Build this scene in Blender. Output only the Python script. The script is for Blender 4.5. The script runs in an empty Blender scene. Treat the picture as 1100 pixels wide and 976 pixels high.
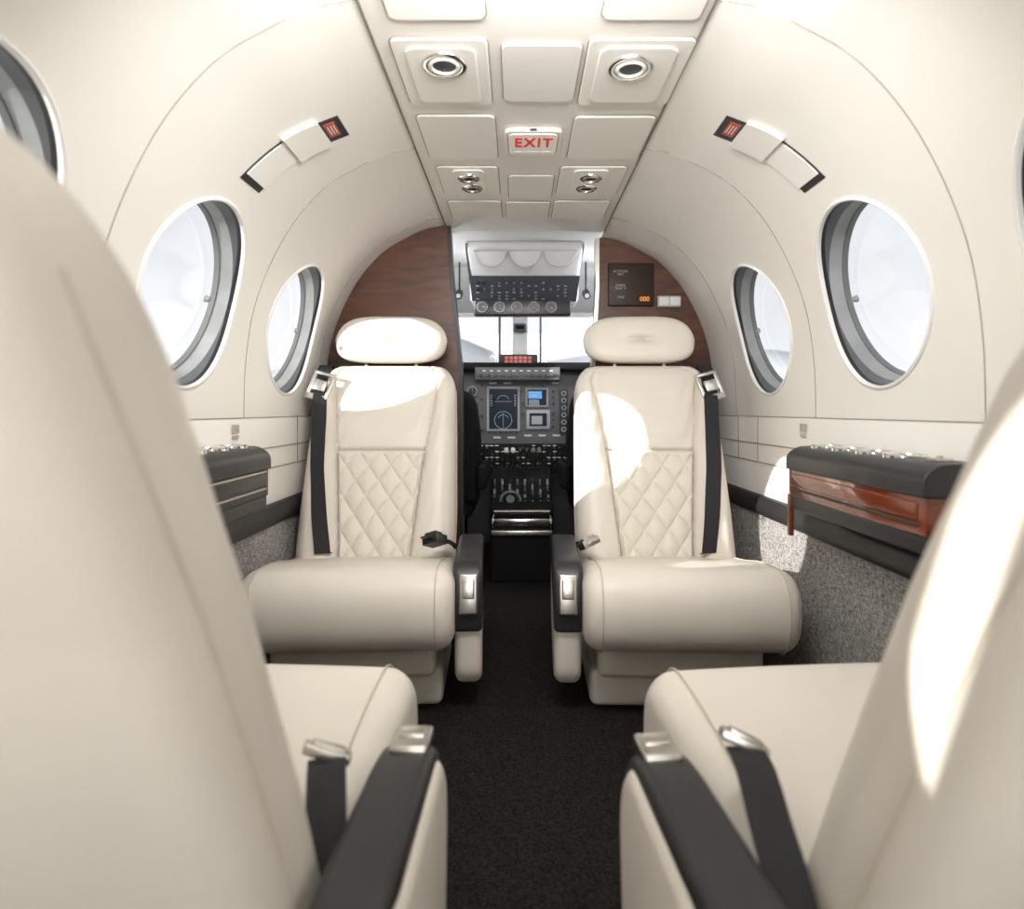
import bpy, bmesh, math, random
from mathutils import Vector, Matrix
random.seed(3)
H=.72; CX=.03
SC=bpy.context.scene
try:
    SC.view_settings.view_transform='Standard'
    SC.view_settings.look='None'
    SC.view_settings.exposure=-.10
except Exception as e: print(e)

# ------------------------------------------------------------ materials
def M(name,col,rough=.5,metal=0,noise=None,bump=None,coat=0,emit=None,spec=.5):
    m=bpy.data.materials.new(name); m.use_nodes=True
    nt=m.node_tree; b=nt.nodes['Principled BSDF']
    c=(col[0],col[1],col[2],1)
    b.inputs['Base Color'].default_value=c
    b.inputs['Roughness'].default_value=rough
    b.inputs['Metallic'].default_value=metal
    b.inputs['Specular IOR Level'].default_value=spec
    b.inputs['Coat Weight'].default_value=coat
    tc=nt.nodes.new('ShaderNodeTexCoord')
    if noise:
        n=nt.nodes.new('ShaderNodeTexNoise'); n.inputs['Scale'].default_value=noise[0]; n.inputs['Detail'].default_value=4
        nt.links.new(tc.outputs['Object'],n.inputs['Vector'])
        r=nt.nodes.new('ShaderNodeValToRGB')
        a=noise[1]
        r.color_ramp.elements[0].position=.3; r.color_ramp.elements[1].position=.7
        r.color_ramp.elements[0].color=(col[0]*(1-a),col[1]*(1-a),col[2]*(1-a),1)
        r.color_ramp.elements[1].color=(min(1,col[0]*(1+a)),min(1,col[1]*(1+a)),min(1,col[2]*(1+a)),1)
        nt.links.new(n.outputs['Fac'],r.inputs['Fac']); nt.links.new(r.outputs['Color'],b.inputs['Base Color'])
    if bump:
        n2=nt.nodes.new('ShaderNodeTexNoise'); n2.inputs['Scale'].default_value=bump[0]; n2.inputs['Detail'].default_value=3
        nt.links.new(tc.outputs['Object'],n2.inputs['Vector'])
        bp=nt.nodes.new('ShaderNodeBump'); bp.inputs['Strength'].default_value=bump[1]; bp.inputs['Distance'].default_value=.002
        nt.links.new(n2.outputs['Fac'],bp.inputs['Height']); nt.links.new(bp.outputs['Normal'],b.inputs['Normal'])
    if emit:
        b.inputs['Emission Color'].default_value=(emit[0],emit[1],emit[2],1); b.inputs['Emission Strength'].default_value=emit[3]
    return m
def wood(name,c0,c1,scale,rough,coat,dist=1.2):
    m=M(name,c0,rough,coat=coat); nt=m.node_tree; b=nt.nodes['Principled BSDF']
    tc=nt.nodes.new('ShaderNodeTexCoord'); mp=nt.nodes.new('ShaderNodeMapping'); mp.inputs['Scale'].default_value=scale
    n=nt.nodes.new('ShaderNodeTexNoise'); n.inputs['Scale'].default_value=6; n.inputs['Detail'].default_value=8; n.inputs['Distortion'].default_value=dist
    r=nt.nodes.new('ShaderNodeValToRGB'); r.color_ramp.elements[0].position=.32; r.color_ramp.elements[1].position=.68
    r.color_ramp.elements[0].color=(*c0,1); r.color_ramp.elements[1].color=(*c1,1)
    nt.links.new(tc.outputs['Object'],mp.inputs['Vector']); nt.links.new(mp.outputs['Vector'],n.inputs['Vector'])
    nt.links.new(n.outputs['Fac'],r.inputs['Fac']); nt.links.new(r.outputs['Color'],b.inputs['Base Color'])
    return m
def speck(name,c0,c1,scale,p0,p1,rough,bs,stretch=(1,1,1)):
    m=M(name,c0,rough,spec=.15); nt=m.node_tree; b=nt.nodes['Principled BSDF']
    tc=nt.nodes.new('ShaderNodeTexCoord'); mp=nt.nodes.new('ShaderNodeMapping'); mp.inputs['Scale'].default_value=stretch
    n=nt.nodes.new('ShaderNodeTexNoise'); n.inputs['Scale'].default_value=scale; n.inputs['Detail'].default_value=5; n.inputs['Roughness'].default_value=.7
    r=nt.nodes.new('ShaderNodeValToRGB'); r.color_ramp.elements[0].position=p0; r.color_ramp.elements[1].position=p1
    r.color_ramp.elements[0].color=(*c0,1); r.color_ramp.elements[1].color=(*c1,1)
    nt.links.new(tc.outputs['Object'],mp.inputs['Vector']); nt.links.new(mp.outputs['Vector'],n.inputs['Vector'])
    nt.links.new(n.outputs['Fac'],r.inputs['Fac']); nt.links.new(r.outputs['Color'],b.inputs['Base Color'])
    bp=nt.nodes.new('ShaderNodeBump'); bp.inputs['Strength'].default_value=bs; bp.inputs['Distance'].default_value=.003
    nt.links.new(n.outputs['Fac'],bp.inputs['Height']); nt.links.new(bp.outputs['Normal'],b.inputs['Normal'])
    return m
def weave(name,c0,c1):
    # woven tweed: two thread directions of stretched noise added together
    m=M(name,c0,.9,spec=.15); nt=m.node_tree; b=nt.nodes['Principled BSDF']
    tc=nt.nodes.new('ShaderNodeTexCoord'); N=[]
    for sc in ((1,.16,1),(1,1,.16)):
        mp=nt.nodes.new('ShaderNodeMapping'); mp.inputs['Scale'].default_value=sc
        n=nt.nodes.new('ShaderNodeTexNoise'); n.inputs['Scale'].default_value=420; n.inputs['Detail'].default_value=3
        nt.links.new(tc.outputs['Object'],mp.inputs['Vector']); nt.links.new(mp.outputs['Vector'],n.inputs['Vector']); N.append(n)
    a=nt.nodes.new('ShaderNodeMath'); a.operation='ADD'; nt.links.new(N[0].outputs['Fac'],a.inputs[0]); nt.links.new(N[1].outputs['Fac'],a.inputs[1])
    h=nt.nodes.new('ShaderNodeMath'); h.operation='MULTIPLY'; h.inputs[1].default_value=.5; nt.links.new(a.outputs[0],h.inputs[0])
    r=nt.nodes.new('ShaderNodeValToRGB'); r.color_ramp.elements[0].position=.38; r.color_ramp.elements[1].position=.64
    r.color_ramp.elements[0].color=(*c0,1); r.color_ramp.elements[1].color=(*c1,1)
    nt.links.new(h.outputs[0],r.inputs['Fac']); nt.links.new(r.outputs['Color'],b.inputs['Base Color'])
    return m
LEA=M('cream_leather',(.77,.715,.635),.42,noise=(5,.03),bump=(260,.12))
LEAQ=M('cream_leather_quilted',(.77,.71,.62),.45,noise=(300,.05),bump=(420,.3))
WALL=M('cream_wall_lining',(.86,.83,.775),.34,noise=(2,.015),bump=(90,.03))
PANEL=M('cream_plastic',(.87,.84,.785),.36,noise=(3,.015))
SEAM=M('seam_shadow_brown',(.38,.33,.28),.8,noise=(20,.1))
RAIL=M('ceiling_rail_brown',(.20,.17,.14),.7,noise=(20,.1))
PIPE=M('cream_piping',(.60,.54,.45),.5,noise=(30,.05))
BLK=M('black_leather',(.022,.022,.024),.42,noise=(10,.15),bump=(300,.15))
TOPM=M('charcoal_leather',(.030,.030,.032),.38,noise=(10,.15),bump=(300,.15))  # black leather as it looks lit, the light put into its colour
BLKP=M('black_plastic',(.018,.018,.020),.35,noise=(10,.1))
DBLK=M('matte_black_paint',(.008,.008,.009),.7,noise=(10,.1),spec=.2)
GAP=M('dark_gap',(.05,.045,.04),.8,noise=(10,.1))
BELT=M('black_webbing',(.014,.014,.016),.75,noise=(400,.4),bump=(600,.4))
CHR=M('chrome_metal',(.85,.84,.82),.14,1,noise=(8,.04))
STEEL=M('satin_metal',(.62,.60,.56),.30,1,noise=(60,.06))
GREY=M('grey_liner',(.16,.165,.17),.45,noise=(6,.1))
LGREY=M('pale_grey_liner',(.46,.48,.50),.4,noise=(6,.05))
REVM=M('grey_window_reveal',(.11,.115,.12),.35,noise=(6,.08))
REVL=M('pale_window_reveal',(.31,.32,.325),.35,noise=(9,.22))
RIM=M('white_window_trim',(.88,.87,.85),.25,noise=(6,.03))
WOODD=wood('dark_walnut',(.050,.013,.004),(.130,.040,.013),(1.0,1,4),.38,.25)
WOODR=wood('gloss_red_wood',(.15,.028,.010),(.22,.048,.017),(8,.25,20),.18,1,.2)
CARP=speck('black_carpet',(.007,.006,.005),(.042,.037,.033),230,.40,.70,.95,.9)
TWEED=weave('grey_tweed',(.11,.105,.105),(.50,.48,.46))
RED=M('red_label',(.42,.08,.06),.5,noise=(20,.1))
REDL=M('red_sign_letter',(.70,.06,.04),.5,noise=(20,.05),emit=(.7,.05,.03,.15))
WHT=M('white_plastic',(.82,.82,.80),.4,noise=(5,.02))
SIGN=M('pale_sign_face',(.84,.78,.72),.35,noise=(5,.02),emit=(1,.92,.84,.10))
DIM=M('dim_placard_print',(.40,.38,.34),.5,noise=(5,.02))
PFASC=M('instrument_fascia_grey',(.14,.145,.153),.5,noise=(14,.06))
COCK=M('cockpit_white_liner',(.84,.85,.85),.5,noise=(4,.02))
SCR=M('dark_display_glass',(.003,.005,.010),.35,noise=(5,.1),emit=(.02,.04,.09,.15),spec=.15)
BLUE=M('blue_display_light',(.04,.2,.5),.3,noise=(5,.05),emit=(.08,.35,.8,.7))
CYAN=M('pale_display_mark',(.4,.6,.7),.4,noise=(5,.05),emit=(.4,.6,.75,.3))
ORG=M('orange_display_digit',(.8,.25,.03),.4,noise=(5,.05),emit=(1,.32,.04,.9))
REDE=M('red_warning_lamp',(.55,.07,.05),.4,noise=(5,.05),emit=(.8,.08,.05,.3))
FADE=M('faded_grey_print',(.50,.46,.41),.6,noise=(50,.1))
SLATE=M('slate_grey_panel',(.030,.036,.046),.5,noise=(10,.1))
GLS=bpy.data.materials.new('tinted_window_glass'); GLS.use_nodes=True
nt=GLS.node_tree; nt.nodes.clear()
o_=nt.nodes.new('ShaderNodeOutputMaterial'); mx=nt.nodes.new('ShaderNodeMixShader'); tr=nt.nodes.new('ShaderNodeBsdfTransparent'); gl=nt.nodes.new('ShaderNodeBsdfGlossy')
tr.inputs['Color'].default_value=(.96,.965,.97,1); gl.inputs['Roughness'].default_value=.05; mx.inputs[0].default_value=.10
nt.links.new(tr.outputs[0],mx.inputs[1]); nt.links.new(gl.outputs[0],mx.inputs[2]); nt.links.new(mx.outputs[0],o_.inputs[0])

# ------------------------------------------------------------ object helpers
BASE={}
def mesh(name,V,F,mats,parent=None,smooth=True,fm=None,angle=40,recalc=True):
    me=bpy.data.meshes.new(name)
    me.from_pydata([tuple(v) for v in V],[],F)
    if not isinstance(mats,(list,tuple)): mats=[mats]
    for m in mats: me.materials.append(m)
    if fm:
        for p,i in zip(me.polygons,fm): p.material_index=i
    if recalc:
        bm=bmesh.new(); bm.from_mesh(me); bmesh.ops.recalc_face_normals(bm,faces=bm.faces); bm.to_mesh(me); bm.free()
    for p in me.polygons: p.use_smooth=smooth
    if smooth:
        try: me.set_sharp_from_angle(angle=math.radians(angle))
        except Exception: pass
    o=bpy.data.objects.new(name,me); SC.collection.objects.link(o)
    if parent is None: o.location=(0,0,H)
    else:
        o.parent=parent
        if parent.name in BASE:
            b=BASE[parent.name]; o.location=(-b[0],-b[1],-b[2])
    return o
def empty(name,loc,rz=0,absb=True):
    e=bpy.data.objects.new(name,None); e.empty_display_size=.1; SC.collection.objects.link(e)
    e.location=(loc[0],loc[1],loc[2]+H); e.rotation_euler=(0,0,rz)
    if absb: BASE[e.name]=loc
    return e
def tag(o,label,cat,group=None,kind=None):
    o['label']=label; o['category']=cat
    if group: o['group']=group
    if kind: o['kind']=kind
    return o
def struct(o): o['kind']='structure'; return o
class MB:
    def __init__(s): s.V=[];s.F=[];s.M=[];s.P=[]
    def add(s,vf,mi=0,T=None):
        V,F=vf; n=len(s.V)
        if T is not None: V=[T@Vector(v) for v in V]
        s.P.append((V,F,mi))
        s.V+=[tuple(v) for v in V]; s.F+=[[i+n for i in f] for f in F]; s.M+=[mi]*len(F); return s
    def build(s,name,mats,parent=None,**k): return mesh(name,s.V,s.F,mats,parent,fm=s.M,**k)
    def each(s,name,mats,parent=None,**k):
        if not isinstance(mats,(list,tuple)): mats=[mats]
        return [mesh(name,V,F,mats[mi],parent,**k) for V,F,mi in s.P]
def box(x0,x1,y0,y1,z0,z1):
    V=[(x,y,z) for x in (x0,x1) for y in (y0,y1) for z in (z0,z1)]
    return V,[[0,1,3,2],[4,6,7,5],[0,4,5,1],[2,3,7,6],[0,2,6,4],[1,5,7,3]]
def rbox(x0,x1,y0,y1,z0,z1,r=.005,seg=3):
    bm=bmesh.new(); bmesh.ops.create_cube(bm,size=1)
    for v in bm.verts:
        v.co=Vector(((x0+x1)/2+v.co.x*(x1-x0),(y0+y1)/2+v.co.y*(y1-y0),(z0+z1)/2+v.co.z*(z1-z0)))
    r=min(r,abs(x1-x0)*.49,abs(y1-y0)*.49,abs(z1-z0)*.49)
    bmesh.ops.bevel(bm,geom=list(bm.edges),offset=r,segments=seg,profile=.5,affect='EDGES')
    bm.verts.index_update()
    V=[v.co.copy() for v in bm.verts]; F=[[v.index for v in f.verts] for f in bm.faces]; bm.free(); return V,F
def frame_of(ax):
    ax=Vector(ax).normalized(); up=Vector((0,0,1)) if abs(ax.z)<.9 else Vector((1,0,0))
    u=ax.cross(up).normalized(); return ax,u,ax.cross(u)
def loft(rings,closed=False,caps=True):
    n=len(rings[0]); V=[p for r in rings for p in r]; F=[]
    m=len(rings)
    for i in range(m if closed else m-1):
        a=i*n; b=((i+1)%m)*n
        for j in range(n):
            k=(j+1)%n; F.append([a+j,a+k,b+k,b+j])
    if caps and not closed:
        F.append(list(range(n))[::-1]); F.append([(m-1)*n+j for j in range(n)])
    return V,F
def cyl(p0,p1,r0,r1=None,n=20):
    r1=r0 if r1 is None else r1
    p0=Vector(p0);p1=Vector(p1); ax,u,w=frame_of(p1-p0)
    R=[]
    for p,r in ((p0,r0),(p1,r1)):
        R.append([p+u*r*math.cos(2*math.pi*i/n)+w*r*math.sin(2*math.pi*i/n) for i in range(n)])
    return loft(R)
def lathe(c,ax,prof,n=40,caps=False):
    c=Vector(c); a,u,w=frame_of(ax)
    R=[[c+a*h+(u*math.cos(2*math.pi*i/n)+w*math.sin(2*math.pi*i/n))*r for i in range(n)] for r,h in prof]
    return loft(R,caps=caps)
def torus(c,ax,R,r,n=40,m=10):
    return lathe(c,ax,[(R+r*math.cos(2*math.pi*j/m),r*math.sin(2*math.pi*j/m)) for j in range(m+1)],n)
def disc(c,ax,R,n=40):
    c=Vector(c); a,u,w=frame_of(ax)
    return [c+(u*math.cos(2*math.pi*i/n)+w*math.sin(2*math.pi*i/n))*R for i in range(n)],[list(range(n))]
def tube(pts,r,closed=False,n=8):
    P=[Vector(p) for p in pts]; m=len(P); rings=[]; pu=None
    for i in range(m):
        t=(P[(i+1)%m]-P[i-1]) if closed or 0<i<m-1 else (P[1]-P[0] if i==0 else P[-1]-P[-2])
        t.normalize()
        if pu is None: _,u,w=frame_of(t)
        else:
            u=(pu-t*pu.dot(t)).normalized()
        w=t.cross(u); pu=u
        rings.append([P[i]+(u*math.cos(2*math.pi*j/n)+w*math.sin(2*math.pi*j/n))*r for j in range(n)])
    return loft(rings,closed=closed)
def ribbon(pts,wv,w,t=.003):
    P=[Vector(p) for p in pts]; R=[]
    W=[Vector(q).normalized() for q in wv] if isinstance(wv,list) else [Vector(wv).normalized()]*len(P)
    for i in range(len(P)):
        tg=(P[min(i+1,len(P)-1)]-P[max(i-1,0)]).normalized(); v=W[i]
        n=tg.cross(v).normalized()
        R.append([P[i]+v*w/2+n*t/2,P[i]-v*w/2+n*t/2,P[i]-v*w/2-n*t/2,P[i]+v*w/2-n*t/2])
    return loft(R)
def roundpoly(pts,rad,seg=8):
    out=[];n=len(pts)
    if not isinstance(rad,(list,tuple)): rad=[rad]*n
    for i in range(n):
        c=Vector(pts[i]);a=Vector(pts[i-1]);b=Vector(pts[(i+1)%n]);r=rad[i]
        if r<=0: out.append(tuple(c)); continue
        da=(a-c);db=(b-c); p0=c+da.normalized()*min(r,da.length*.49); p1=c+db.normalized()*min(r,db.length*.49)
        for k in range(seg+1):
            t=k/seg
            w=.80
            q=(p0*(1-t)**2+c*2*t*(1-t)*w+p1*t*t)/((1-t)**2+2*t*(1-t)*w+t*t)
            out.append(tuple(q))
    return out
def puff(prof,a0,a1,r,mp,seg=6,mid=1,crown=0):
    n=len(prof); area=sum(prof[i-1][0]*prof[i][1]-prof[i][0]*prof[i-1][1] for i in range(n))
    s=1 if area>0 else -1; N=[]
    for i in range(n):
        t=Vector(prof[(i+1)%n])-Vector(prof[i-1]); nn=Vector((t.y,-t.x))*s
        N.append(nn.normalized())
    st=[(a0+r*(1-math.cos(math.pi/2*k/seg)),r*(1-math.sin(math.pi/2*k/seg))) for k in range(seg+1)]
    en=[(a0+a1-a,i) for a,i in st[::-1]]
    ms=[(a0+r+(a1-a0-2*r)*k/mid,0) for k in range(1,mid)]
    R=[]
    for a,ins in st+ms+en:
        u=(2*a-a0-a1)/(a1-a0); cr=crown*(1-u*u)
        R.append([mp(a,prof[i][0]+N[i].x*(cr-ins),prof[i][1]+N[i].y*(cr-ins)) for i in range(n)])
    return loft(R)
def textmesh(name,s,size,org,X,Y,mat,parent=None,ext=.0006,align='CENTER',off=0,sp=1,ys=1):
    cu=bpy.data.curves.new(name,'FONT'); cu.body=s; cu.size=size; cu.align_x=align; cu.align_y='CENTER'; cu.extrude=ext; cu.offset=off; cu.space_character=sp
    o=bpy.data.objects.new('tmp_text',cu); SC.collection.objects.link(o)
    bpy.context.view_layer.update()
    me=bpy.data.meshes.new_from_object(o.evaluated_get(bpy.context.evaluated_depsgraph_get()))
    X=Vector(X).normalized();Y=Vector(Y).normalized();Z=X.cross(Y)
    V=[Vector(org)+X*v.co.x+Y*v.co.y*ys+Z*v.co.z for v in me.vertices]; F=[list(p.vertices) for p in me.polygons]
    bpy.data.objects.remove(o); bpy.data.curves.remove(cu); bpy.data.meshes.remove(me)
    return mesh(name,V,F,mat,parent,smooth=False)
def clip(poly,fn):
    out=[]
    for i in range(len(poly)):
        a,b=poly[i-1],poly[i]; fa,fb=fn(a),fn(b)
        if (fa<=0)!=(fb<=0): out.append(a.lerp(b,fa/(fa-fb)))
        if fb<=0: out.append(b.copy())
    return out

# ------------------------------------------------------------ cabin shell
PTS=[(.28,.64),(.345,.628),(.41,.600),(.50,.545),(.58,.455),(.64,.345),(.678,.235),(.696,.11),(.70,-.02)]
def catmull(P,k=10):
    Q=[P[0]]+P+[(P[-1][0],P[-1][1]-.1)]; out=[]
    for i in range(1,len(Q)-2):
        p0,p1,p2,p3=[Vector(q) for q in Q[i-1:i+3]]
        for j in range(k):
            t=j/k
            out.append(.5*((2*p1)+(p2-p0)*t+(2*p0-5*p1+4*p2-p3)*t*t+(3*p1-p0-3*p2+p3)*t**3))
    out.append(Vector(P[-1])); return out
PR=catmull(PTS); SL=[0]
for i in range(1,len(PR)): SL.append(SL[-1]+(PR[i]-PR[i-1]).length)
ST=SL[-1]
def prof(s):
    s=max(0,min(ST,s))
    for i in range(1,len(SL)):
        if s<=SL[i]+1e-9:
            t=(s-SL[i-1])/(SL[i]-SL[i-1]); p=PR[i-1].lerp(PR[i],t); d=(PR[i]-PR[i-1]).normalized(); return p,Vector((d.y,-d.x))
def s_at_z(z):
    for i in range(1,len(PR)):
        if PR[i].y<=z: 
            t=(PR[i-1].y-z)/(PR[i-1].y-PR[i].y); return SL[i-1]+t*(SL[i]-SL[i-1])
    return ST
def wp(sd,s,y,off=0):
    p,n=prof(s)
    nn=n if n.x<0 or (abs(n.x)<1e-6 and n.y<0) else -n
    return Vector((CX+sd*(p.x+nn.x*off),y,p.y+nn.y*off))
SW=s_at_z(.235); RY=.173; RS=.191; BAY=.545
YC=[1.23+BAY*k for k in (-4,-3,-2,-1,0,1)]
YA=YC[0]-BAY/2; YE=YC[-1]+BAY/2; YB=-3.0
def wall(sd,name):
    mb=MB(); N=96; K=14
    for yc in YC:
        ca=[math.atan2(ss-SW,yy) for ss in (0,ST) for yy in (-BAY/2,BAY/2)]
        ang=[2*math.pi*i/N-math.pi for i in range(N)]
        for c in ca:
            j=min(range(N),key=lambda i:abs(ang[i]-c)); ang[j]=c
        rings=[]
        for k in range(K+1):
            ring=[]
            t=(k/K)**1.3
            for a in ang:
                cy,cs=math.cos(a),math.sin(a)
                L=1e9
                if abs(cy)>1e-6: L=min(L,(BAY/2)/abs(cy))
                if cs>1e-6: L=min(L,(ST-SW)/cs)
                if cs<-1e-6: L=min(L,SW/-cs)
                ring.append(wp(sd,SW+cs*(RS*(1-t)+L*t),yc+cy*(RY*(1-t)+L*t)))
            rings.append(ring)
        mb.add(loft(rings,caps=False))
    def strip(prf,y0,y1,mi):
        V=[];F=[]
        for p in prf:
            V+= [(CX+sd*p[0],y0,p[1]),(CX+sd*p[0],y1,p[1])]
        for i in range(len(prf)-1): F.append([2*i,2*i+1,2*i+3,2*i+2])
        mb.add((V,F),mi)
    strip([(p.x,p.y) for p in PR],YE,2.32,0)
    strip([(p.x,p.y) for p in PR],YB,YA,0)
    strip([(.70,-.02),(.692,-.03),(.69,-.25)],YB,2.32,0)
    strip([(.69,-.25),(.676,-.252),(.668,-.262),(.666,-.29),(.672,-.303),(.682,-.308)],YB,2.32,1)
    strip([(.682,-.308),(.676,-.40),(.664,-.55),(.65,-.72)],YB,2.32,2)
    o=mb.build(name,[WALL,BLK,TWEED],angle=50); return struct(o)
wall(-1,'wall_left'); wall(1,'wall_right')
tn=[0]
def trim(vf,mat,nm=None):
    tn[0]+=1; return struct(mesh('trim_%d'%tn[0],vf[0],vf[1],mat))
for sd in (-1,1):
    for y in [yc+BAY/2 for yc in YC]:
        trim(tube([wp(sd,ST*i/120,y,.0004) for i in range(121)],.0012,n=6),SEAM)
    for h,z in ((.6985,-.02),(.689,-.10),(.689,-.155)):
        trim(tube([(CX+sd*h,YA,z),(CX+sd*h,1.0,z),(CX+sd*h,2.3,z)],.0014,n=6),SEAM)
    trim(tube([(CX+sd*.28,YB,.6385),(CX+sd*.28,2.2,.6385)],.0024,n=6),RAIL)
    for y in (1.84,2.0):
        trim(tube([(CX+sd*.689,y,-.02),(CX+sd*.689,y,-.155)],.0012,n=6),SEAM)
struct(mesh('ceiling',*box(CX-.281,CX+.281,YB,2.2,.64,.66),WALL,smooth=False))
struct(mesh('floor',*box(-.72,.78,YB,3.4,-.76,-.72),CARP,smooth=False))
struct(mesh('wall_back',*box(-.72,.78,YB-.03,YB,-.72,.66),WALL,smooth=False))
# windows
for k,(sd,yc) in enumerate([(s,y) for s in (-1,1) for y in YC]):
    p,n=prof(SW); nn=n if n.x<0 else -n
    c=Vector((CX+sd*p.x,yc,p.y)); ax=Vector((sd*nn.x,0,nn.y)) # inward
    def ringpts(d,off):
        return [wp(sd,SW+math.sin(2*math.pi*i/72)*(RS+d),yc+math.cos(2*math.pi*i/72)*(RY+d),off) for i in range(72)]
    w=struct(mesh('window_%d'%(k+1),*loft([ringpts(.006,-.001),ringpts(.005,.003),ringpts(.001,.005),ringpts(-.002,.003),ringpts(-.003,-.004)],caps=False),RIM))
    mesh('seal',*loft([ringpts(-.003,-.004),ringpts(-.005,-.012)],caps=False),BLKP,w)
    mb=MB(); base=ringpts(-.005,-.012)
    def flat(r,dd): 
        return [c-ax*dd+Vector((0,math.cos(2*math.pi*i/72)*(RY+r),0))+(ax.cross(Vector((0,1,0))))*math.sin(2*math.pi*i/72)*(RS+r) for i in range(72)]
    f1=flat(-.012,.035)
    if (f1[18]-base[18]).length>(f1[54]-base[18]).length:
        def flat2(r,d,g=flat):
            L=g(r,d); return [L[(-i)%72] for i in range(72)]
    else: flat2=flat
    mb.add(loft([base,flat2(-.006,.012)],caps=False),0)
    mb.add(loft([flat2(-.006,.012),flat2(-.008,.040)],caps=False),1)
    mb.add(loft([flat2(-.008,.040),flat2(-.010,.041)],caps=False),0)
    mb.add(loft([flat2(-.010,.041),flat2(-.012,.052)],caps=False),2)
    mb.build('reveal',[REVM,REVL,GREY],w)
    mesh('glass_pane',flat2(-.009,.040),[list(range(72))],GLS,w)
    half=sd<0 and -.6<yc<-.3
    if not half:
        kb=c-ax*.039+Vector((0,.12,0))
        mesh('shade_knob',*cyl(kb,kb+ax*.010,.008,.006),REVL,w)
    if sd<0 and yc<.5 and not half:
        mesh('window_shade',flat2(-.008,.030),[list(range(72))],PANEL,w)  # added out of view to keep sun off the near left seat
    if half:   # unseen blockers, added to cut the sun down to a slanted streak
        q=flat2(-.008,.030)
        def line(y0,z0,y1,z1,sg): return lambda v:sg*(v.y-(y0+(y1-y0)*(v.z-z0)/(z1-z0)))
        A=clip(q,line(-.335,.38,-.275,.06,1)); B=clip(q,line(-.278,.38,-.235,.06,-1))
        mesh('window_shade',A,[list(range(len(A)))],PANEL,w)
        if len(B)>2: mesh('window_shade',B,[list(range(len(B)))],PANEL,w)

# ceiling panels ------------------------------------------------------
def rr(x0,x1,y0,y1,r): return roundpoly([(x0,y0),(x1,y0),(x1,y1),(x0,y1)],r,5)
def cpanel(x0,x1,y0,y1,lab="cream plastic ceiling access panel with rounded corners"):
    mb=MB()
    mb.add(loft([[(x,y,.6395) for x,y in rr(x0-.0024,x1+.0024,y0-.0024,y1+.0024,.017)],[(x,y,.6385) for x,y in rr(x0-.0024,x1+.0024,y0-.0024,y1+.0024,.017)]]),1)
    mb.add(loft([[(x,y,.640) for x,y in rr(x0,x1,y0,y1,.015)],[(x,y,.6365) for x,y in rr(x0,x1,y0,y1,.015)],[(x,y,.6350) for x,y in rr(x0+.0018,x1-.0018,y0+.0018,y1-.0018,.014)]]),0)
    o=mb.build('ceiling_panel',[PANEL,SEAM],angle=12); return tag(o,lab,'ceiling panel','ceiling access panels')
for a in [(-.21,-.052,.86,1.003),(.137,.296,.86,1.003),(-.222,-.053,1.055,1.285),(-.028,.114,1.07,1.268),(.125,.310,1.055,1.285),
          (-.221,-.050,1.33,1.56),(.125,.303,1.335,1.56),(-.215,-.052,1.61,1.82),(.114,.290,1.61,1.82),(-.025,.10,1.67,1.85),
          (-.215,-.052,1.875,2.05),(-.035,.10,1.885,2.05),(.114,.285,1.875,2.05)]: cpanel(*a)
ZP=.6315
def vent(x,y,r,name,lab,cat,z=ZP):
    e=empty(name,(x,y,z)); tag(e,lab,cat,cat+'s in the ceiling')
    mb=MB(); mb.add(lathe((x,y,z),(0,0,-1),[(r*1.12,0),(r*1.10,.003),(r*.98,.005),(r*.86,.004),(r*.82,.0)],40)); mb.build('bezel_ring',[CHR],e)
    mb=MB(); mb.add(lathe((x,y,z),(0,0,-1),[(r*.82,.001),(r*.78,.004),(r*.66,.006),(r*.62,.006),(r*.58,.002)],36)); mb.build('nozzle',[STEEL if cat=='air vent' else WHT],e)
    mb=MB(); mb.add(lathe((x,y,z),(0,0,-1),[(r*.58,.002),(r*.001,.001)],30)); mb.build('opening',[BLKP],e)
def subplate(x0,x1,y0,y1):
    mb=MB(); mb.add(loft([[(x,y,.635) for x,y in rr(x0,x1,y0,y1,.02)],[(x,y,.632) for x,y in rr(x0,x1,y0,y1,.02)],[(x,y,ZP) for x,y in rr(x0+.002,x1-.002,y0+.002,y1-.002,.018)]]),0)
    o=mb.build('service_plate',[PANEL],angle=12); tag(o,"raised cream plate around a ceiling fitting",'service plate','ceiling service plates')
subplate(-.200,-.075,1.075,1.265); subplate(.147,.285,1.075,1.265)
vent(-.134,1.125,.037,'reading_light','round chrome-rimmed reading light in cream ceiling','reading light')
vent(.209,1.135,.037,'reading_light','round chrome-rimmed reading light in cream ceiling','reading light')
subplate(-.175,-.090,1.625,1.80); subplate(.150,.245,1.625,1.80)
for x in (-.133,.200):
    vent(x,1.675,.027,'air_vent','small chrome eyeball air vent in cream ceiling','air vent')
    vent(x+(.004 if x<0 else -.004),1.75,.027,'air_vent','small chrome eyeball air vent in cream ceiling','air vent')
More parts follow.
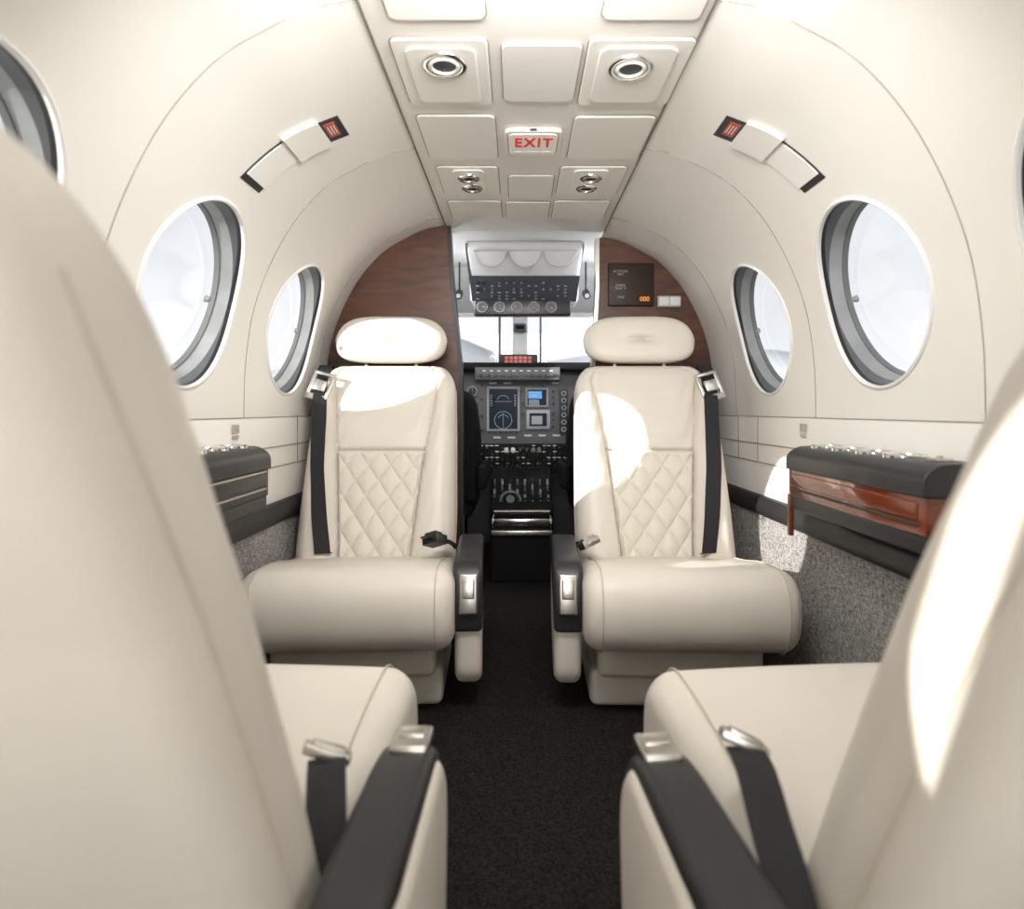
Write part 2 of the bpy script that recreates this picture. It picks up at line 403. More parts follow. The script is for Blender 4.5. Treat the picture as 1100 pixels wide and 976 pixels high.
# exit sign
e=empty('exit_sign',(.036,1.46,.64)); tag(e,'illuminated white EXIT sign with red letters on the ceiling','exit sign')
mb=MB(); mb.add(loft([[(x,y,.6395) for x,y in rr(-.030,.102,1.392,1.528,.02)],[(x,y,.633) for x,y in rr(-.030,.102,1.392,1.528,.02)],[(x,y,.631) for x,y in rr(-.027,.099,1.395,1.525,.018)]]),0); mb.build('sign_housing',[PANEL],e,angle=12)
mb=MB(); mb.add(loft([[(x,y,.631) for x,y in rr(-.0235,.0955,1.400,1.520,.016)],[(x,y,.6305) for x,y in rr(-.0235,.0955,1.400,1.520,.016)]]),0); mb.build('sign_gap',[SEAM],e,angle=12)
mb=MB(); mb.add(loft([[(x,y,.6305) for x,y in rr(-.021,.093,1.403,1.517,.014)],[(x,y,.628) for x,y in rr(-.020,.092,1.404,1.516,.014)]]),0); fc=mb.build('sign_face',[SIGN],e,angle=12)
textmesh('exit_lettering','EXIT',.038,(.037,1.447,.6276),(1,0,0),(0,-1,0),REDL,fc,off=.0009,sp=1.2,ys=1.75)
mb=MB()
for i in range(4): mb.add(box(-.006+i*.023,.010+i*.023,1.495,1.506,.6272,.628))
mb.each('lamp_mark',[WHT],fc,smooth=False)
mb=MB(); mb.add(rbox(.028,.044,1.390,1.395,.632,.637,.001)); mb.build('sensor_slot',[BLKP],e)

# oxygen mask doors ----------------------------------------------------
sA=s_at_z(.603); sB=s_at_z(.462)
for sd in (-1,1):
    e0=wp(sd,(sA+sB)/2,1.27); e=empty('oxygen_mask_door',tuple(e0)); tag(e,'cream oxygen mask door with black ends and red tag','oxygen mask door','oxygen mask doors')
    def patch(s0,s1,y0,y1,o0,o1,skew=.0):
        n=8; A=[]
        for i in range(n+1):
            s=s0+(s1-s0)*i/n; dy=skew*(s-sA)/(sB-sA)
            A.append((wp(sd,s,y0+dy,o0),wp(sd,s,y1+dy,o0),wp(sd,s,y1+dy,o1),wp(sd,s,y0+dy,o1)))
        return loft(A)
    L=sB-sA; SK=-.050
    mb=MB(); mb.add(patch(sA-L*.02,sB+L*.02,1.262,1.350,.0003,.0012,skew=SK)); mb.build('door_slot',[BLKP],e,angle=30)
    mb=MB(); mb.add(patch(sA+L*.04,sA+L*.145,1.275,1.330,.0015,.003,skew=SK)); tg=mb.build('pull_tag',[RED],e,angle=30)
    mb=MB()
    for q in range(3): mb.add(patch(sA+L*(.058+.028*q),sA+L*(.066+.028*q),1.284,1.320,.0032,.0036,skew=SK))
    mb.each('tag_print',[WHT],tg,angle=30)
    mb=MB(); mb.add(patch(sA+L*.17,sA+L*.52,1.250,1.356,.0005,.009,skew=SK)); mb.build('door_flap',[PANEL],e,angle=30)
    mb=MB(); mb.add(patch(sA+L*.525,sA+L*.955,1.268,1.353,.0005,.004,skew=SK)); mb.build('door_flap',[PANEL],e,angle=30)

# partitions -----------------------------------------------------------
def partition(sd,y,inner):
    arc=[(CX+sd*(p.x-.002),p.y-.001) for p in PR]
    pts=inner[::-1]+arc+[(CX+sd*.685,-.30),(CX+sd*.60,-.72)]
    V=[(x,yy,z) for yy in (y,y+.035) for x,z in pts]; n=len(pts)
    F=[list(range(n)),[n+i for i in range(n)][::-1]]+[[i,(i+1)%n,n+(i+1)%n,n+i] for i in range(n)]
    e=empty('cabin_partition',(CX+sd*.4,y,-.72)); tag(e,'dark walnut arched partition between cabin and cockpit','partition','cockpit partitions')
    mesh('wood_panel',V,F,WOODD,e,angle=30)
    R=[[(x,y-.004,z),(x-sd*.014,y-.004,z),(x-sd*.014,y+.045,z),(x,y+.045,z)] for x,z in inner]
    mesh('edge_trim',*loft(R),BLKP if sd<0 else STEEL,e,angle=30)
    return e
partition(-1,2.13,[(-.246,.635),(-.236,.45),(-.205,.15),(-.20,-.718)])
partition(1,2.28,[(.303,.635),(.303,.45),(.285,.12),(.275,-.718)])
e=empty('cabin_display',(.42,2.275,.45)); tag(e,'small dark bronze cabin information display with orange digits','display')
f=lambda px,py:((px-556)/289.5,(440-py)/289.5)
x0,z1=f(653,283); x1,z0=f(702,329)
mb=MB(); mb.add(rbox(x0,x1,2.268,2.28,z0,z1,.004)); dp=mb.build('display_bezel',[M('dark_bronze_plate',(.034,.020,.013),.45,noise=(20,.1),spec=.3)],e)
for i,(s_,zz) in enumerate((('ALTITUDE\nFEET',.515),('CABIN\nTEMP °F',.463),('TIME',.425))):
    textmesh('display_lettering',s_,.012,((x0+.045),2.2675,zz-.01),(1,0,0),(0,0,1),DIM,dp,.0003)
textmesh('display_digits','000',.024,(x1-.035,2.2675,z0+.025),(1,0,0),(0,0,1),ORG,dp,.0003)
e=empty('switch_plate',(.56,2.275,.40)); tag(e,'small white two-button switch on walnut','switch')
x0,z1=f(706,318); x1,z0=f(731,330)
mb=MB(); mb.add(rbox(x0,x1,2.27,2.28,z0,z1,.003)); mb.build('plate',[LGREY],e)
mb=MB(); mb.add(rbox(x0+.004,(x0+x1)/2-.002,2.266,2.272,z0+.005,z1-.005,.002)); mb.build('button',[WHT],e)
mb=MB(); mb.add(rbox((x0+x1)/2+.002,x1-.004,2.266,2.272,z0+.005,z1-.005,.002)); mb.build('button',[WHT],e)
for sd,y in ((-1,1.42),(1,1.53)):
    X=CX+sd*.6885
    e=empty('seat_belt_placard',(X,y,-.05)); tag(e,'faint grey pictogram placard on cream side wall','placard','side wall placards')
    mb=MB()
    for i in range(3): mb.add(box(X-.0015,X+.001,y+i*.012,y+.008+i*.012,-.055,-.035))
    mb.add(box(X-.0015,X+.001,y+.002,y+.03,-.068,-.060))
    mb.each('printed_mark',[FADE],e,smooth=False)

# ------------------------------------------------------------ seats
ZB,ZT=.27,.862
WB=[0]
def lerpt(T,z):
    for (a,va),(b,vb) in zip(T,T[1:]):
        if z<=b: 
            t=max(0,(z-a)/(b-a)); return va+(vb-va)*t
    return T[-1][1]
def seamx(z): return lerpt([(.27,.098),(.36,.104),(.60,.130),(.865,.172)],z)
def hw(z):
    w=lerpt([(.27,.222+WB[0]),(.42,.224+WB[0]*.75),(.62,.220+WB[0]*.3),(.865,.211)],z)
    t=(z-(ZT-.095))/.095
    if t>0: w-=.060*(1-math.sqrt(max(0,1-t*t)))
    return w
def lean(z): return .13+.40*(z-.36)+.10*max(0,z-.6)**1.0
def crease(x,z):
    # soft leather creases near the seams of the upper back
    return .0022*math.sin(60*z+9*math.sin(20*x))*math.exp(-((abs(x)-.13)/.05)**2)*(1 if z>.6 else .3)
def yfront(x,z):
    w=hw(z); s=min(seamx(z),w*.8); ax=abs(x); R=.040; y=lean(z)+crease(x,z)
    if ax>w-R: y+=R*(1-math.sqrt(max(0,1-((ax-(w-R))/R)**2)))
    q=.60
    if ax>s:
        t=min(1,(ax-s)/(w-s)); k=min(1,max(0,(ZT-z)/.12)); y-=.036*k*math.sin(math.pi*min(1,t*.95+.03))**.7
    else:
        u=ax/s
        if z<q: y+=.004
        else:
            k=min(1,(z-q)/.05)*min(1,max(0,(ZT-z)/.08)); y-=.012*k*(1-u**4)
    y+=.009*math.exp(-((ax-s)/.005)**2)
    if ax<s: y+=.008*math.exp(-((z-q)/.005)**2)
    t=(z-(ZT-.04))/.04
    if t>0: y+=.04*(1-math.sqrt(max(0,1-t*t)))
    return y
def yback(x,z):
    w=hw(z);R=.04;ax=abs(x); y=lean(z)+.110
    if ax>w-R: y-=R*(1-math.sqrt(max(0,1-((ax-(w-R))/R)**2)))
    t=(z-(ZT-.04))/.04
    if t>0: y-=.04*(1-math.sqrt(max(0,1-t*t)))
    return y
def seat(loc,yaw,inb,af,atop,latch_top,belt,label,adx=0,cdx=0,bz=0,z0=.335,wb=0,bm=None,g=1):
    WB[0]=wb
    S=empty('passenger_seat',(loc[0],loc[1],-.72),yaw,absb=False); tag(S,label,'seat','cream leather cabin seats')
    mb=MB(); mb.add(rbox(-.195,.195,-.16,.24,.085,.20,.02,4)); mb.add(rbox(inb*.07-.14,inb*.07+.14,-.12,.22,.0,.095,.02,4)); mb.build('pedestal',[LEA],S)
    pf=roundpoly([(.24,.165),(.24,.300),(.06,.312),(-.13,.356),(-.275,.360),(-.275,.183),(-.15,.17)],[.02,.02,.1,.08,.092,.085,.03],10)
    o=inb*cdx
    mb=MB(); mb.add(puff(pf,-.240+o,.240+o,.042,lambda a,p,q:(a,p,q),8,8,.003)); cu=mb.build('seat_cushion',[LEA],S)
    mb=MB()
    for sx in (-1,1):
        mb.add(tube([(o+sx*.200,p+(-.0030 if p<-.2 else 0),q+(.0030 if q>.28 else -.003 if q<.2 else 0)) for p,q in pf if p<.2],.0014,n=6))
    mb.each('seam_piping',[PIPE],cu)
    NL=120; NF=150; NB=30; R=[]
    for i in range(NL+1):
        t=i/NL; z=ZB+(ZT-ZB)*(1-(1-t)**1.35); z=min(z,ZT-.0002); w=hw(z); ring=[]
        for j in range(NF+1):
            x=w*math.sin(-math.pi/2+math.pi*j/NF); ring.append((x,yfront(x,z),z))
        for j in range(NB+1):
            x=w*math.sin(math.pi/2-math.pi*j/NB); ring.append((x,yback(x,z),z))
        R.append(ring)
    V,F=loft(R); bk=mesh('backrest',V,F,LEA,S,angle=60)
    for sx in (-1,1):
        mesh('side_seam',*tube([(sx*(hw(z)+.0004),lean(z)+.066,z) for z in [.28+.5*k/30 for k in range(31)]],.0016,n=6),PIPE,bk)
    nx,nz=100,180; V=[];F=[]
    for i in range(nz+1):
        z=.30+(.597-.30)*i/nz; s=seamx(z)-.004
        for j in range(nx+1):
            u=-1+2*j/nx; x=u*s
            a=x/.0655+(z-.6)/.088; b=x/.0655-(z-.6)/.088
            p=(abs(math.sin(math.pi*a))*abs(math.sin(math.pi*b)))**.36
            ed=min(1,(1-abs(u))*s/.006)*min(1,(.597-z)/.006)
            V.append((x,lean(z)+.002-.012*p*ed-.001,z))
    for i in range(nz):
        for j in range(nx):
            a=i*(nx+1)+j; F.append([a,a+1,a+nx+2,a+nx+1])
    mesh('quilted_panel',V,F,LEAQ,bk,angle=80)
    # headrest: smooth pillow, superellipse outline pinched toward its front and back faces
    V=[];NU,NV=64,24; rings=[]
    for j in range(NV+1):
        ph=-math.pi/2+math.pi*j/NV; cphi=max(0,math.cos(ph))**.42; sph=math.copysign(abs(math.sin(ph))**.75,math.sin(ph)); ring=[]
        for i in range(NU):
            th=2*math.pi*i/NU; ct,st_=math.cos(th),math.sin(th)
            ex_=math.copysign(abs(ct)**.50,ct); ez=math.copysign(abs(st_)**(.55 if st_<0 else .72),st_)
            x=.182*ex_*cphi; z=.950+(.080 if st_<0 else .080)*ez*cphi
            x*=1-.10*max(0,(z-.95)/.08)-.05*max(0,(.95-z)/.08)
            ring.append((x,lean(.9)+.030+.052*sph+.30*(z-.87),z))
        rings.append(ring)
    Vh,Fh=loft(rings); hd=mesh('headrest',Vh,Fh,LEA,S,angle=179)
    for sx in (-1,1):
        mb=MB(); mb.add(cyl((sx*.08,lean(.9)+.035,.82),(sx*.08,lean(.9)+.04,.90),.006)); mb.build('headrest_post',[STEEL],S)
    # armrest
    x0,x1=.250+adx,.312+adx
    yr=.22 if latch_top else .13
    zb_=.080 if latch_top else .058
    body=roundpoly([(yr-.01,atop-.02),(yr-.01,.16),(af+.14,zb_),(af+.022,zb_+.015),(af+.000,atop-.06),(af+.04,atop-.012)],[.02,.05,.07,.05,.05,.02],8)
    A=sorted((inb*(x0-.001),inb*(x1+.001)))
    mb=MB(); mb.add(puff(body,A[0],A[1],.020,lambda a,p,q:(a,p,q),7)); ar=mb.build('armrest',[LEA],S)
    t=.028; dz=.155 if not latch_top else .075
    pd=roundpoly([(yr,atop),(yr,atop-t),(af+.05,atop-t),(af+.030,atop-.06),(af+.028,atop-dz),(af-.002,atop-dz-.01),(af-.008,atop-.075),(af+.018,atop-.014),(af+.065,atop)],[.01,.01,.02,.02,.008,.014,.05,.05,.04],8)
    xi=x1+.003 if not latch_top else x1-.006
    A=sorted((inb*(x0-.004),inb*xi)); mb=MB()
    mb.add(puff(pd,A[0],A[1],.012,lambda a,p,q:(a,p,q),6)); mb.build('arm_pad',[BLK],ar)
    xm=inb*(x0+xi)/2
    mb=MB()
    if latch_top:
        mb.add(rbox(xm-.020,xm+.020,af+.016,af+.064,atop-.010,atop+.003,.004)); mb.add(rbox(xm-.014,xm+.014,af+.026,af+.044,atop+.001,atop+.006,.002))
    else:
        T=Matrix.Translation((xm,af-.005,atop-.072))@Matrix.Rotation(math.radians(-10),4,'X')
        mb.add(rbox(-.021,.021,-.006,.010,-.045,.045,.004),0,T); mb.add(rbox(-.014,.014,-.011,-.004,-.01,.033,.003),0,T)
    mb.build('release_latch',[STEEL],ar)
    # shoulder belt
    xs=lambda z:-inb*(lerpt([(.33,.132),(.42,.150),(.55,.170),(.70,.184),(.84,.200)],z))
    P=[(-inb*.210,lean(.87)+.11,.845),(-inb*.208,lean(.87)+.05,.864)]
    for k in range(34):
        z=.840-(.840-.33)*k/33; x=xs(z)
        xx=max(-hw(z)+.012,min(hw(z)-.012,x))
        P.append((x,min(yfront(xx-.012,z),yfront(xx+.012,z),yfront(xx,z))-.006,z))
    P.append((xs(.32),.098,.325))
    Wv=[Vector((1,-inb*-.35*max(0,1-abs(i-3)/10)+.25*math.sin(i*.22),0)) for i in range(len(P))]
    mb=MB(); mb.add(ribbon(P,Wv,.042,.003)); sb=mb.build('shoulder_belt',[BELT],S,angle=30)
    zb=.800; xb=xs(zb)+inb*.004; yb=yfront(max(-.2,min(.2,xb)),zb)-.024
    T=Matrix.Translation((xb,yb,zb))@Matrix.Rotation(math.radians(-20),4,'X')@Matrix.Rotation(inb*math.radians(16),4,'Y')
    mb=MB()
    mb.add(rbox(-.032,.032,-.005,.005,.026,.038,.003),0,T); mb.add(rbox(-.032,.032,-.005,.005,-.056,-.036,.003),0,T)
    mb.add(rbox(-.034,-.023,-.005,.005,-.056,.038,.003),0,T); mb.add(rbox(.023,.034,-.005,.005,-.056,.038,.003),0,T); mb.add(rbox(-.018,.020,-.014,-.002,-.028,.008,.003),0,T)
    mb.build('belt_guide',[STEEL],sb)
    # lap belt
    (bx0,by0),(bx1,by1)=belt
    zt_=.374+bz
    P=[Vector((inb*(bx0+(bx1-bx0)*k/8),by0+(by1-by0)*k/8,z0+(zt_-z0)*math.sin(min(1,k/7)*math.pi/2)+.003*math.sin(k*1.3))) for k in range(9)]
    d=Vector((inb*(bx1-bx0),by1-by0,0)).normalized(); wv=Vector((-d.y,d.x,0))
    mb=MB(); mb.add(ribbon(P,wv,.036,.0035)); lb=mb.build('lap_belt',[BELT],S,angle=30)
    an=math.atan2(d.y,d.x); T=Matrix.Translation((inb*bx1,by1,.377+bz))@Matrix.Rotation(an,4,'Z')@Matrix.Rotation(math.radians(10 if g==1 else -20),4,'Y')@Matrix.Rotation(math.radians(22 if g==1 else 20),4,'X')
    mb=MB(); mb.add(rbox(-.006*g,.014*g,-.024,.024,-.005*g,.005*g,.0015),0,T); mb.add(rbox(-.002,.012*g,-.017,.017,.004*g,.008*g,.001),0,T); mb.add(rbox(.012*g,.026*g,-.009,.013,-.002,.002,.001),0,T)
    mb.build('belt_buckle',[bm or STEEL],lb)
    return S
rad=math.radians
seat((-.396,1.60),rad(2.5),1,-.20,.370,False,((.240,.09),(.185,.0)),'cream leather seat facing aft with diamond-quilted back and black belt',adx=-.008,cdx=.004,bm=BLKP,g=2.4,bz=.000)
seat((.388,1.60),rad(-1.5),-1,-.20,.370,False,((.240,.10),(.205,.0)),'cream leather seat facing aft beside the wood-fronted side console',adx=-.015,cdx=-.005,g=2.0,bz=-.006)
seat((-.397,.65),rad(180-2.0),-1,-.055,.37,True,((.245,.14),(.208,.03)),'cream leather seat facing the cockpit, dark armrest raised',adx=.006,cdx=.006,z0=.30,wb=.020)
seat((.466,.65),rad(180+4.6),1,-.055,.37,True,((.275,.18),(.238,.01)),'cream leather seat facing the cockpit, silver buckle on cushion',adx=.042,cdx=.030,bz=.006,wb=.024)

# ------------------------------------------------------------ side consoles
for sd in (-1,1):
    ex=.010 if sd<0 else 0
    wd=BLK if sd<0 else WOODR
    e=empty('side_console',(CX+sd*.63,1.14,-.33)); tag(e,'black side console with metal-trimmed drawer and chrome cup holders' if sd<0 else 'black side console with gloss red wood drawer and chrome cup holders','console','cabin side consoles')
    mp=lambda a,p,q:(CX+sd*(p+ex),a,q)
    y0,y1=.925,1.40
    def bx(h0,h1,*r): 
        A=sorted((CX+sd*(h0+ex),CX+sd*(h1+ex))); return rbox(A[0],A[1],*r)
    tp=roundpoly([(.580,-.134),(.581,-.100),(.608,-.082),(.676,-.081),(.676,-.134)],[.006,.012,.012,.005,.005],6)
    mb=MB(); mb.add(puff(tp,y0,y1,.004,mp,4)); top=mb.build('console_top',[TOPM if sd>0 else BLK],e,angle=35)
    mb=MB(); mb.add(bx(.586,.674,y0+.004,y1-.004,-.194,-.133,.003)); dr=mb.build('wood_body',[wd],e)
    mb=MB(); mb.add(bx(.5825,.590,y0+.02,y1-.02,-.170,-.142,.003)); mb.build('drawer_front',[BLKP if sd<0 else WOODR],dr)
    mb=MB(); mb.add(bx(.5835,.590,y0+.02,y1-.02,-.179,-.175,.001)); mb.build('drawer_gap',[GAP if sd>0 else STEEL],dr)
    if sd<0:
        mb=MB(); mb.add(bx(.5825,.590,y0+.02,y1-.02,-.141,-.1365,.001)); mb.build('drawer_trim',[STEEL],dr)
    mb=MB(); mb.add(bx(.588,.672,y0+.004,y1-.006,-.224,-.192,.006)); mb.build('lower_body',[BLK],e)
    if sd>0:
        mb=MB(); mb.add(bx(.584,.596,y1-.010,y1-.000,-.285,-.190,.003)); mb.build('end_edging',[wd],e)
    for k in range(4):
        c=(CX+sd*(.645+ex),1.335-.088*k,-.0805)
        mb=MB(); mb.add(lathe(c,(0,0,1),[(.036,-.003),(.036,.002),(.033,.0045),(.027,.0035),(.025,-.001)],36)); mb.add(lathe(c,(0,0,1),[(.025,.0015),(.0005,.0015)],30),1); mb.build('cup_holder',[CHR,GREY],e)
    mb=MB(); T=Matrix.Translation((CX+sd*(.640+ex),.975,-.081)); mb.add(rbox(-.013,.013,-.014,.014,-.002,.004,.002),0,T); mb.add(cyl((0,0,.004),(0,0,.008),.005),0,T); mb.build('table_latch',[STEEL],e)

# ------------------------------------------------------------ cockpit
def quad(a,b,c,d): return [a,b,c,d],[[0,1,2,3]]
XL,XR=-.68,.74
mb=MB(); mb.add(box(XL,XR,2.2,2.85,.66,.68)); struct(mb.build('ceiling.001',[COCK],smooth=False))
mb=MB(); mb.add(([(XL,2.85,.665),(XR,2.85,.665),(XR,3.2,.505),(XL,3.2,.505)],[[0,1,2,3]])); mb.add(box(XL,XR,3.2,3.22,.485,.505)); struct(mb.build('trim_90',[COCK],smooth=False))
mb=MB(); mb.add(box(XL-.02,XL,2.30,3.35,-.72,.68)); struct(mb.build('wall_cockpit_left',[COCK],smooth=False))
mb=MB(); mb.add(box(XR,XR+.02,2.32,3.35,-.72,.68)); struct(mb.build('wall_cockpit_right',[COCK],smooth=False))
mb=MB(); mb.add(box(XL,XR,3.33,3.36,-.72,.20)); struct(mb.build('wall_front',[GREY],smooth=False))
k=91
for a in ((-.025,.052,3.20,3.24,.17,.51,.01),(-.10,-.088,3.20,3.23,.17,.51,.004),(.115,.125,3.20,3.23,.17,.51,.004)):
    struct(mesh('trim_%d'%k,*rbox(*a),COCK if k==91 else GREY)); k+=1
struct(mesh('window_40',*quad((XL,3.25,.19),(XR,3.25,.19),(XR,3.23,.50),(XL,3.23,.50)),GLS))
e=empty('instrument_panel',(0,3.0,-.2)); tag(e,'grey aircraft instrument panel with displays and knobs under dark glareshield','instrument panel')
mb=MB(); mb.add(rbox(-.55,.60,2.90,3.28,.185,.225,.015)); mb.build('glareshield',[DBLK],e)
mb=MB(); mb.add(rbox(-.55,.60,3.0,3.10,-.17,.19,.004)); fa=mb.build('fascia',[PFASC],e)
mb=MB(); mb.add(rbox(-.20,.20,2.885,2.93,.140,.200,.004)); ap=mb.build('mode_control_strip',[PFASC],e)
mb=MB()
for i in range(11): mb.add(cyl((-.175+i*.035,2.885,.162),(-.175+i*.035,2.868,.162),.009,.007,14))
mb.each('control_knob',[BLKP],ap)
mb=MB()
for i in range(10): mb.add(box(-.165+i*.035,-.150+i*.035,2.883,2.886,.180,.186))
mb.each('strip_label',[WHT],ap,smooth=False)
mb=MB(); mb.add(rbox(-.085,.095,2.90,2.96,.215,.262,.006)); an=mb.build('annunciator_box',[BLKP],e)
mb=MB()
for i in range(6):
    for j in range(2): mb.add(box(-.06+i*.022,-.045+i*.022,2.897,2.901,.222+j*.018,.234+j*.018))
mb.each('warning_lamp',[REDE],an,smooth=False)
def screen(x0,x1,z0,z1,y=2.985,b=.012):
    mb=MB(); mb.add(rbox(x0,x1,y,3.003,z0,z1,.004)); f=mb.build('display_frame',[LGREY],fa)
    mb=MB(); mb.add(box(x0+b,x1-b,y-.002,y+.001,z0+b,z1-b)); mb.build('display_screen',[SCR],f,smooth=False); return f
def arc(c,R,a0,a1,r=.0009,y=2.982): return tube([(c[0]+R*math.cos(rad(a0+(a1-a0)*i/30)),y,c[1]+R*math.sin(rad(a0+(a1-a0)*i/30))) for i in range(31)],r,n=5)
fr1=screen(-.150,.012,-.105,.114)
mb=MB(); c=(-.07,-.05); mb.add(arc(c,.042,0,360)); mb.add(arc(c,.026,20,160)); mb.add(arc((-.07,.04),.030,20,160)); mb.add(tube([(-.11,2.982,.04),(-.03,2.982,.04)],.0008,n=5)); mb.add(tube([(-.07,2.982,-.085),(-.07,2.982,-.015)],.0008,n=5))
for i in range(5): mb.add(box(-.132,-.124,2.981,2.983,.02+i*.012,.023+i*.012)); mb.add(box(-.016,-.008,2.981,2.983,.02+i*.012,.023+i*.012))
mb.each('flight_display_mark',[CYAN],fr1)
mb=MB()
for i in range(6): mb.add(cyl((-.135+i*.026,2.985,-.111),(-.135+i*.026,2.975,-.111),.005,.004,10))
mb.add(cyl((.026,2.99,.03),(.026,2.975,.03),.007)); mb.add(cyl((.026,2.99,-.02),(.026,2.975,-.02),.007)); mb.each('bezel_knob',[BLKP],fa)
fr2=screen(.038,.150,.012,.108,b=.010)
mb=MB(); mb.add(box(.052,.118,2.981,2.983,.055,.090)); mb.build('radio_page',[BLUE],fr2,smooth=False)
mb=MB()
for i in range(4): mb.add(box(.055,.105,2.981,2.9825,.024+i*.007,.027+i*.007))
mb.add(tube([(.060,2.9805,.083),(.110,2.9805,.083)],.0018,n=5)); mb.add(tube([(.060,2.9805,.068),(.09,2.9805,.068)],.0018,n=5))
mb.each('radio_text_row',[CYAN],fr2)
fr3=screen(.042,.158,-.095,.000,b=.016)
mb=MB(); mb.add(box(.068,.120,2.980,2.9825,-.070,-.030)); mb.build('pale_display_page',[LGREY],fr3,smooth=False)
mb=MB(); mb.add(box(.205,.245,2.990,3.0,-.12,.10)); mb.build('side_switch_plate',[BLKP],fa,smooth=False)
for i in range(6):
    mb=MB(); mb.add(torus((.225,2.988,.08-i*.035),(0,-1,0),.010,.0025,20,6)); mb.add(disc((.225,2.9895,.08-i*.035),(0,-1,0),.010,20),1); mb.build('dial',[LGREY,BLKP],fa)
for i in range(5):
    mb=MB(); c=(-.22,2.99,.09-i*.055); mb.add(torus(c,(0,-1,0),.022,.003,24,6)); mb.add(disc((c[0],2.989,c[2]),(0,-1,0),.021,24),1); mb.add(box(c[0]-.001,c[0]+.001,2.986,2.988,c[2],c[2]+.016)); mb.build('dial',[LGREY,BLKP],fa)
mb=MB()
for (x,z) in ((.175,.09),(.175,.06),(.175,.03),(.175,-.02),(.175,-.05),(.175,-.08),(-.175,.12),(-.175,.05),(-.175,-.03),(-.175,-.10),(.02,.09),(.09,.118),(.13,.118),(.05,.118)):
    mb.add(cyl((x,3.0,z),(x,2.988,z),.007,.005,10))
mb.each('panel_knob',[BLKP],fa)
mb=MB()
for (x,z) in ((.185,.13),(.12,-.125),(-.10,-.135),(-.03,-.135),(.05,-.125),(.19,-.125),(-.12,.130),(-.05,.130)):
    mb.add(box(x-.018,x+.018,2.997,3.0,z-.004,z+.004))
mb.each('panel_placard',[WHT],fa,smooth=False)
mb=MB(); mb.add(rbox(-.35,.42,2.90,3.02,-.30,-.165,.006)); sh=mb.build('switch_shelf',[DBLK],e)
mb=MB(); mb2=MB()
for r_ in range(4):
    for i in range(18):
        x=-.17+i*.0245+random.uniform(-.003,.003); z=-.180-r_*.028
        if random.random()<.8: mb.add(cyl((x,2.90,z),(x,2.888,z-.003),.0048,.003,8))
        if random.random()<.55: mb2.add(box(x-.008,x+.008,2.898,2.9,z+.009,z+.013))
mb.each('toggle_switch',[STEEL],sh); mb2.each('switch_label',[WHT],sh,smooth=False)
# pedestal console
e=empty('center_pedestal',(.02,2.7,-.72)); tag(e,'black cockpit pedestal with throttle levers, knobs and chrome handle','control pedestal')
mp=lambda a,p,q:(a,p,q)
pp=roundpoly([(2.56,-.72),(2.90,-.72),(2.90,-.30),(2.80,-.25),(2.66,-.36),(2.56,-.40)],[.01,.01,.02,.03,.03,.02],5)
mb=MB(); mb.add(puff(pp,-.115,.150,.01,mp,4)); pb=mb.build('pedestal_body',[DBLK],e)
for i,(x,cm) in enumerate(((-.05,WHT),(-.02,WHT),(.012,BLKP),(.04,BLKP),(.07,GREY),(.095,GREY))):
    mb=MB(); mb.add(tube([(x,2.78,-.28),(x,2.755,-.22),(x,2.73,-.185)],.004,n=6)); lv=mb.build('lever',[STEEL],pb)
    mb=MB(); mb.add(rbox(x-.010,x+.010,2.715,2.745,-.192,-.168,.007)); mb.build('lever_knob',[cm],lv)
mb=MB()
for i in range(8):
    for j in range(6):
        x=-.10+i*.033; y=2.705-.024*j; z=-.318-.0195*j
        mb.add(cyl((x,y,z-.01),(x,y-.010,z+.012),.006,.0045,12),(0,1,2)[(i*2+j)%3])
mb.each('pedestal_knob',[GREY,STEEL,LGREY],pb)
mb=MB(); mb.add(torus((-.03,2.60,-.385),(0,-1,.6),.042,.006,30,8)); mb.add(cyl((-.03,2.61,-.39),(-.03,2.585,-.375),.018)); mb.build('trim_wheel',[GREY],pb)
mb=MB(); mb.add(tube([(-.105,2.555,-.485),(-.105,2.52,-.44),(-.095,2.50,-.415),(.130,2.50,-.415),(.140,2.52,-.44),(.140,2.555,-.485)],.008,n=8)); mb.build('chrome_handle',[CHR],pb)
mb=MB(); mb.add(rbox(-.11,.145,2.535,2.56,-.478,-.450,.004)); mb.build('chrome_bar',[CHR],pb)
mb=MB(); mb.add(rbox(-.11,.145,2.530,2.56,-.520,-.497,.004)); mb.build('chrome_bar',[STEEL],pb)
# overhead panel
e=empty('overhead_panel',(.03,2.6,.66)); tag(e,'white cockpit overhead console with visors, gauges and knobs','overhead panel')
hp=roundpoly([(2.40,.659),(2.80,.659),(2.80,.46),(2.64,.460),(2.605,.560),(2.42,.630)],[.005,.01,.02,.015,.02,.02],5)
mb=MB(); mb.add(puff(hp,-.205,.262,.02,mp,5)); ho=mb.build('housing',[COCK],e)
for x,w2 in ((-.108,.068),(.030,.068),(.168,.068)):
    ov=roundpoly([(x-w2,.628),(x+w2,.628),(x+w2*.62,.574),(x-w2*.62,.574)],[.006,.006,.045,.045],8)
    mb=MB(); mb.add(puff(ov,2.44,2.452,.004,lambda a,p,q:(p,a-.9*(q-.60),q),3)); vi=mb.build('folded_visor',[COCK],ho)
    mb=MB(); mb.add(tube([(p,2.44-.9*(q-.60)-.001,q-.001) for p,q in ov],.0013,closed=True,n=6)); mb.build('visor_edge',[LGREY],vi)
def onslope(u,v,d=0):
    a=Vector((u,2.600,.558)); b=Vector((u,2.634,.470)); n=Vector((0,-.93,-.36)); return a.lerp(b,v)+n*d
V=[onslope(-.205,-.10,.004),onslope(.262,-.10,.004),onslope(.250,1.05,.004),onslope(-.193,1.05,.004)]; V+= [v+Vector((0,-.009,-.003)) for v in V]
